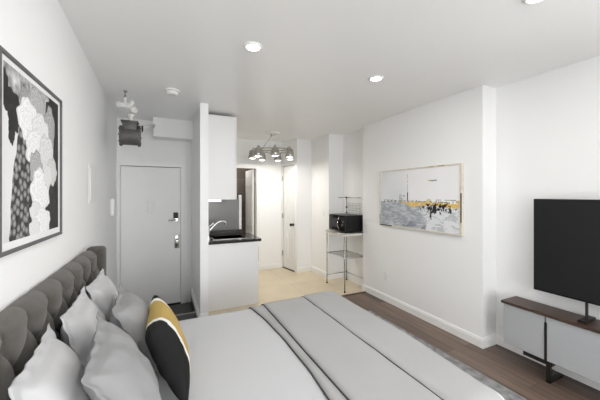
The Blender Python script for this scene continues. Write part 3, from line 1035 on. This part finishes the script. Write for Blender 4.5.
# ------------------------------------------------------------------ bed
BX0, BX1, BY0, BY1, BZ = -0.40, 1.505, 0.82, 2.41, 0.485
bed = thing('bed', 'queen bed with tufted charcoal headboard standing against the left wall', 'bed', (0.5, 1.65, 0))
HBY0, HBY1 = 0.79, 2.49
HT = 1.052


def headboard():
    bm = bmesh.new()
    sy, sz = 0.187, 0.115      # tuft spacing
    rows_top = 0.985           # uppermost row of buttons
    nr = 300
    face_x, r = -0.462, 0.034
    zb = 0.30
    L1 = HT - r - zb
    L2 = pi * r
    L = L1 + L2 + 0.03
    ns = 150
    g = []
    btn = []
    for j in range(ns + 1):
        s = L * j / ns
        row = []
        for i in range(nr + 1):
            y = HBY0 + (HBY1 - HBY0) * i / nr
            zz = zb + s
            if zz < rows_top:
                a = (y - 0.80) / sy
                b = (zz - rows_top) / (2 * sz) * 2
                u_, v_ = (a + b / 1.0) / 1.0, (a - b / 1.0) / 1.0
                # buttons at a integer when b even, half integers when b odd
                p = abs(sin(pi * (a + b / 2))) * abs(sin(pi * (a - b / 2)))
                puff = p ** 0.30
            else:
                a = (y - 0.80) / sy
                pa = 0.30 + 0.70 * abs(sin(pi * a)) ** 0.30
                w_ = sm(rows_top, rows_top + 0.06, zz)
                p = abs(sin(pi * a)) ** 0.66
                puff = p * (1 - w_) + pa * w_
            wr = 0.004 * N(y, zz, 9, 1)
            if s < L1:
                dpt = 0.048 * puff + wr - 0.014
                co = Vector((face_x + dpt, y, zb + s))
            else:
                th = min((s - L1) / r, pi)
                ext = max(0, s - L1 - L2)
                fade = 1 - 0.75 * sm(0, pi, th)
                rad = r + (0.016 * puff - 0.002) * fade
                co = Vector((face_x - r * 0.3 + (rad + r * 0.3 * cos(th)) * cos(th) if False else face_x - r + (rad + 0.0) * cos(th), y, HT - r + rad * sin(th) - ext))
                if s - L1 < 0.02:
                    q = (s - L1) / 0.02
                    co.x = co.x * q + (face_x + 0.048 * puff + wr - 0.014) * (1 - q)
            row.append(bm.verts.new(co))
        g.append(row)
    for j in range(ns):
        for i in range(nr):
            bm.faces.new((g[j][i], g[j][i + 1], g[j + 1][i + 1], g[j + 1][i]))
    o = W('headboard', bm, M['grey_fabric'], bed, True)
    # buttons
    k = 0
    for rrow in range(5):
        z = rows_top - rrow * sz
        off = 0.0 if rrow % 2 == 0 else sy / 2
        for c in range(-1, 11):
            y = 0.80 + off + c * sy
            if HBY0 + 0.03 < y < HBY1 - 0.03:
                bb = sphere(bmesh.new(), (0, 0, 0), 0.011, (0.6, 1, 1), 10)
                bt = link('button', bb, M['grey_fabric'], o, True)
                bt.location = (face_x - 0.008 - bed.location.x, y - bed.location.y, z)


headboard()
W('headboard_back', B(-0.512, -0.485, HBY0, HBY1, 0.02, HT - 0.02, bev=0.006), M['grey_fabric'], bed)
for (y0, y1) in ((HBY1 - 0.005, HBY1 + 0.075), (HBY0 - 0.075, HBY0 + 0.005)):
    bm = B(-0.512, -0.395, y0, y1, 0.02, HT + 0.025, bev=0.027, seg=5)
    W('headboard_wing', bm, M['grey_fabric'], bed, True)
W('bed_frame', B(-0.40, 1.40, BY0 + .03, BY1 - .03, 0.10, 0.24, bev=0.01), M['grey_fabric'], bed)
for x in (-0.34, 1.30):
    for y in (BY0 + .1, BY1 - .1):
        W('leg', cyl(bmesh.new(), (x, y, 0.013), (x, y, 0.11), 0.02, 0.028), M['blackmetal'], bed, 'auto')
W('mattress', B(-0.39, 1.41, BY0 + .03, BY1 - .03, 0.242, BZ - 0.03, bev=0.03, seg=3), M['mattress'], bed)


def drape(bm, x0, x1, y0, y1, ztop, r, drops, step=0.03, bulge=0.0, off=0.0, thick=0.012, seedk=0):
    """sheet lying on a box top and falling over its sides; drops=(left,right,near,far) lengths"""
    dl, dr_, dn, df = drops
    def axis(a0, a1, d0, d1):
        n = max(2, int((a1 - a0) / step))
        v = [a0 + (a1 - a0) * i / n for i in range(n + 1)]
        if d0 > 0:
            m = max(6, int(d0 / 0.015))
            v = [a0 - d0 * (m - i) / m for i in range(m)] + v
        if d1 > 0:
            m = max(6, int(d1 / 0.015))
            v = v + [a1 + d1 * (i + 1) / m for i in range(m)]
        return v
    xs, ys = axis(x0, x1, dl, dr_), axis(y0, y1, dn, df)
    g = []
    for y in ys:
        row = []
        for x in xs:
            ex = (x0 - x) if x < x0 else ((x - x1) if x > x1 else 0)
            ey = (y0 - y) if y < y0 else ((y - y1) if y > y1 else 0)
            sx = -1 if x < x0 else 1
            sy = -1 if y < y0 else 1
            bx_, by_ = min(max(x, x0), x1), min(max(y, y0), y1)
            dist = max(1e-9, (ex ** 4 + ey ** 4) ** 0.25)
            hyp = max(1e-9, sqrt(ex * ex + ey * ey))
            th = min(dist / r, pi / 2)
            out = r * sin(th) + bulge * sm(0, 0.2, dist)
            down = r * (1 - cos(th)) + max(0, dist - r * pi / 2)
            wav = 0.0
            if dist > r:
                wav = 0.006 * sin((x + y) * 22 + seedk) * sm(r, r * 3, dist)
            px_ = bx_ + sx * (ex / hyp) * (out + wav)
            py_ = by_ + sy * (ey / hyp) * (out + wav)
            top = ztop + off + 0.004 * N(x, y, 3.0, seedk) if dist < 1e-6 else ztop + off + 0.004 * N(bx_, by_, 3.0, seedk)
            row.append(bm.verts.new((px_, py_, top - down)))
        g.append(row)
    for j in range(len(ys) - 1):
        for i in range(len(xs) - 1):
            bm.faces.new((g[j][i], g[j][i + 1], g[j + 1][i + 1], g[j + 1][i]))
    if thick:
        bmesh.ops.recalc_face_normals(bm, faces=bm.faces)
        # make the normals point up so the thickness goes inwards
        if sum(f.normal.z for f in bm.faces) < 0:
            bmesh.ops.reverse_faces(bm, faces=bm.faces)
        bmesh.ops.solidify(bm, geom=bm.faces[:], thickness=thick)
    return bm


o = link('duvet', drape(bmesh.new(), -0.36, BX1 - 0.05, BY0 + 0.05, BY1 - 0.05, BZ, 0.065, (0.02, 0.33, 0.33, 0.33), thick=0.012, bulge=0.022), M['duvet'], smooth=True)
tag(o, 'smooth white duvet spread over the bed', 'duvet')


# folded throw across the foot of the bed: three layers, each with dark piping
def throw_layer(x0, x1, k, ya, yb, curve=0.0):
    bm = bmesh.new()
    top = 0.010 + 0.011 * k
    r = 0.068 + top
    ny, nx = 60, 22
    dn = df = 0.27 - 0.02 * k
    ys = []
    y0, y1 = BY0 + 0.05, BY1 - 0.05
    tot = (y1 - y0) + dn + df
    g = []
    edge = []
    for j in range(ny + 1):
        s = -dn + tot * j / ny
        yq = y0 + s
        ey = (y0 - yq) if yq < y0 else ((yq - y1) if yq > y1 else 0)
        sy = -1 if yq < y0 else 1
        byy = min(max(yq, y0), y1)
        th = min(ey / r, pi / 2)
        out = r * sin(th) + (0.012 if ey > r else 0.012 * ey / r)
        down = r * (1 - cos(th)) + max(0, ey - r * pi / 2)
        frac = (byy - y0) / (y1 - y0)
        xa = x0 + curve * (4 * frac * (1 - frac)) + (0.006 if k == 0 else 0.0015) * N(byy, k, 4, 2)
        row = []
        for i in range(nx + 1):
            f = i / nx
            x = xa + (x1 - 0.05 * (1 - sm(0.0, 0.40, frac)) - xa) * f
            # rounding over the foot edge of the bed
            xe = BX1 - 0.05
            xx, dz = x, 0.0
            if x > xe:
                e = x - xe
                t2 = min(e / r, pi / 2)
                xx = xe + r * sin(t2)
                dz = r * (1 - cos(t2))
            # little rolled edge
            roll = -0.6 * top * (1 - sm(0, 0.03, x - xa)) * (0.7 if k else 1)
            row.append(bm.verts.new((xx, byy + sy * out, BZ + top + roll + 0.0025 * N(x, byy, 3.0, 0) + 0.0015 * N(x, yq, 8, k) - down - dz)))
        g.append(row)
        v = row[0].co
        edge.append(Vector((v.x - 0.001, v.y + (sy * 0.003 if ey > 0 else 0), v.z + 0.001)))
    for j in range(ny):
        for i in range(nx):
            bm.faces.new((g[j][i], g[j][i + 1], g[j + 1][i + 1], g[j + 1][i]))
    bmesh.ops.recalc_face_normals(bm, faces=bm.faces)
    if sum(f.normal.z for f in bm.faces) < 0:
        bmesh.ops.reverse_faces(bm, faces=bm.faces)
    bmesh.ops.solidify(bm, geom=bm.faces[:], thickness=0.006)
    return bm, edge


TH = thing('throw_blanket', 'folded grey throw with dark piping across the foot of the bed', 'blanket', (1.05, 1.65, BZ))
for k, (x0, x1, cv, nm) in enumerate(((0.665, 1.49, 0.055, 'bottom_layer'), (0.775, 1.486, 0.0, 'middle_layer'), (1.165, 1.480, 0.0, 'top_layer'))):
    bm, edge = throw_layer(x0, x1, k, 0, 0, cv)
    W(nm, bm, M['throw'], TH, True)
    W('piping', tube(bmesh.new(), edge, 0.0045, 8), M['piping'], TH, True)


# ------------------------------------------------------------------ pillows
def pillow_mesh(w, h, t, flange=0.05, ear=0.06, wrinkle=0.006, seed=0, color=None, rufle=0.0):
    """local: width along Y, height along Z (0..h), thickness along X, front = +X"""
    bm = bmesh.new()
    lay = bm.verts.layers.float_color.new('paint') if color else None
    n = 56
    sheets = []
    for side in (1, -1):
        g = []
        for j in range(n + 1):
            row = []
            for i in range(n + 1):
                if side == -1 and (i in (0, n) or j in (0, n)):
                    row.append(sheets[0][j][i])
                    continue
                u, v = -1 + 2 * i / n, -1 + 2 * j / n
                eu = 1 - ear * (1 - v * v)
                ev = 1 - ear * (1 - u * u)
                y = u * w / 2 * eu
                z = v * h / 2 * ev
                fu = flange / (w / 2)
                fv = flange / (h / 2)
                uu, vv = min(1, abs(u) / (1 - fu)), min(1, abs(v) / (1 - fv))
                body = max(0, (1 - uu ** 2.4)) * max(0, (1 - vv ** 2.4))
                th = t / 2 * body ** 0.42
                # soft wrinkles running from the corners
                rr = sqrt(u * u + v * v)
                wr = wrinkle * N(u * 2, v * 2, 1.4, seed) + wrinkle * 0.8 * sin(10 * math.atan2(abs(v), abs(u)) + seed) * sm(0.45, 1.1, rr) * body ** 0.25
                fl = 0.004 if body > 0 else 0.003
                ruf = 0.0
                if body <= 0 and flange > 0:
                    ruf = rufle * sin((u * w + v * h * 1.3) * 34 + seed) * (1 if side > 0 else 1)
                x = side * (th + fl) + wr + ruf
                if i in (0, n) or j in (0, n):
                    x = ruf + wr * 0.5
                vt = bm.verts.new((x, y, z + h / 2))
                if lay:
                    vt[lay] = (*color(u, v, side), 1)
                row.append(vt)
            g.append(row)
        sheets.append(g)
        for j in range(n):
            for i in range(n):
                q = (g[j][i], g[j][i + 1], g[j + 1][i + 1], g[j + 1][i])
                try:
                    bm.faces.new(q if side == 1 else q[::-1])
                except ValueError:
                    pass
    return bm


def pillow(name, label, group, loc, lean, yaw, roll, m, **kw):
    bm = pillow_mesh(**kw)
    o = link(name, bm, m, smooth=True)
    o.location = loc
    Rm = Matrix.Rotation(yaw, 4, 'Z') @ Matrix.Rotation(-lean, 4, 'Y') @ Matrix.Rotation(roll, 4, 'X')
    o.rotation_euler = Rm.to_euler()
    return tag(o, label, 'pillow', group)


pz = BZ + 0.012
pillow('pillow', 'white flanged pillow against the headboard, nearest the camera', 'white flanged pillows', (-0.255, 1.235, pz), radians(17), radians(5), 0.0, M['sham'],
       w=0.45, h=0.475, t=0.16, flange=0.042, seed=1.3, rufle=0.003)
pillow('pillow', 'white flanged pillow against the headboard, middle one of three', 'white flanged pillows', (-0.255, 1.68, pz), radians(16.5), radians(2), 0.0, M['sham'],
       w=0.45, h=0.485, t=0.15, flange=0.042, seed=3.1, rufle=0.003)
pillow('pillow', 'white flanged pillow against the headboard, beside its far wing', 'white flanged pillows', (-0.255, 2.13, pz), radians(16.5), 0.0, 0.0, M['sham'],
       w=0.43, h=0.475, t=0.14, flange=0.04, seed=5.7, rufle=0.003)
pillow('pillow', 'creased grey pillow leaning forward of the nearest two white pillows', 'grey pillows', (-0.035, 1.33, pz + 0.015), radians(27), radians(3), radians(5), M['grey_sham'],
       w=0.48, h=0.47, t=0.16, flange=0.035, seed=7.9, rufle=0.003, wrinkle=0.012, ear=0.08)
pillow('pillow', 'grey pillow leaning on the farthest white pillow behind the banded cushion', 'grey pillows', (-0.04, 1.84, pz), radians(26), radians(3), 0.0, M['grey_sham'],
       w=0.46, h=0.46, t=0.19, flange=0.035, seed=9.2, rufle=0.003)


def cushion_col(u, v, side):
    q = (1 - u) / 2 + 0.03 * v      # 0 far .. 1 near
    if q < 0.06 or (q < 0.12 and v > 0.72):
        return (0.015, 0.015, 0.015)
    if q < 0.19:
        return (0.72, 0.71, 0.67)
    if q < 0.68:
        return (0.42, 0.30, 0.10)
    if q < 0.755:
        return (0.72, 0.71, 0.67)
    return (0.014, 0.014, 0.014)


o = pillow('cushion', 'square cushion banded in black, white and gold in front of the pillows', None, (0.090, 1.65, pz), radians(22), 0.0, 0.0, M['paint_matte'],
           w=0.50, h=0.395, t=0.14, flange=0.0, ear=0.12, seed=2.2, color=cushion_col, wrinkle=0.005)
o['category'] = 'cushion'
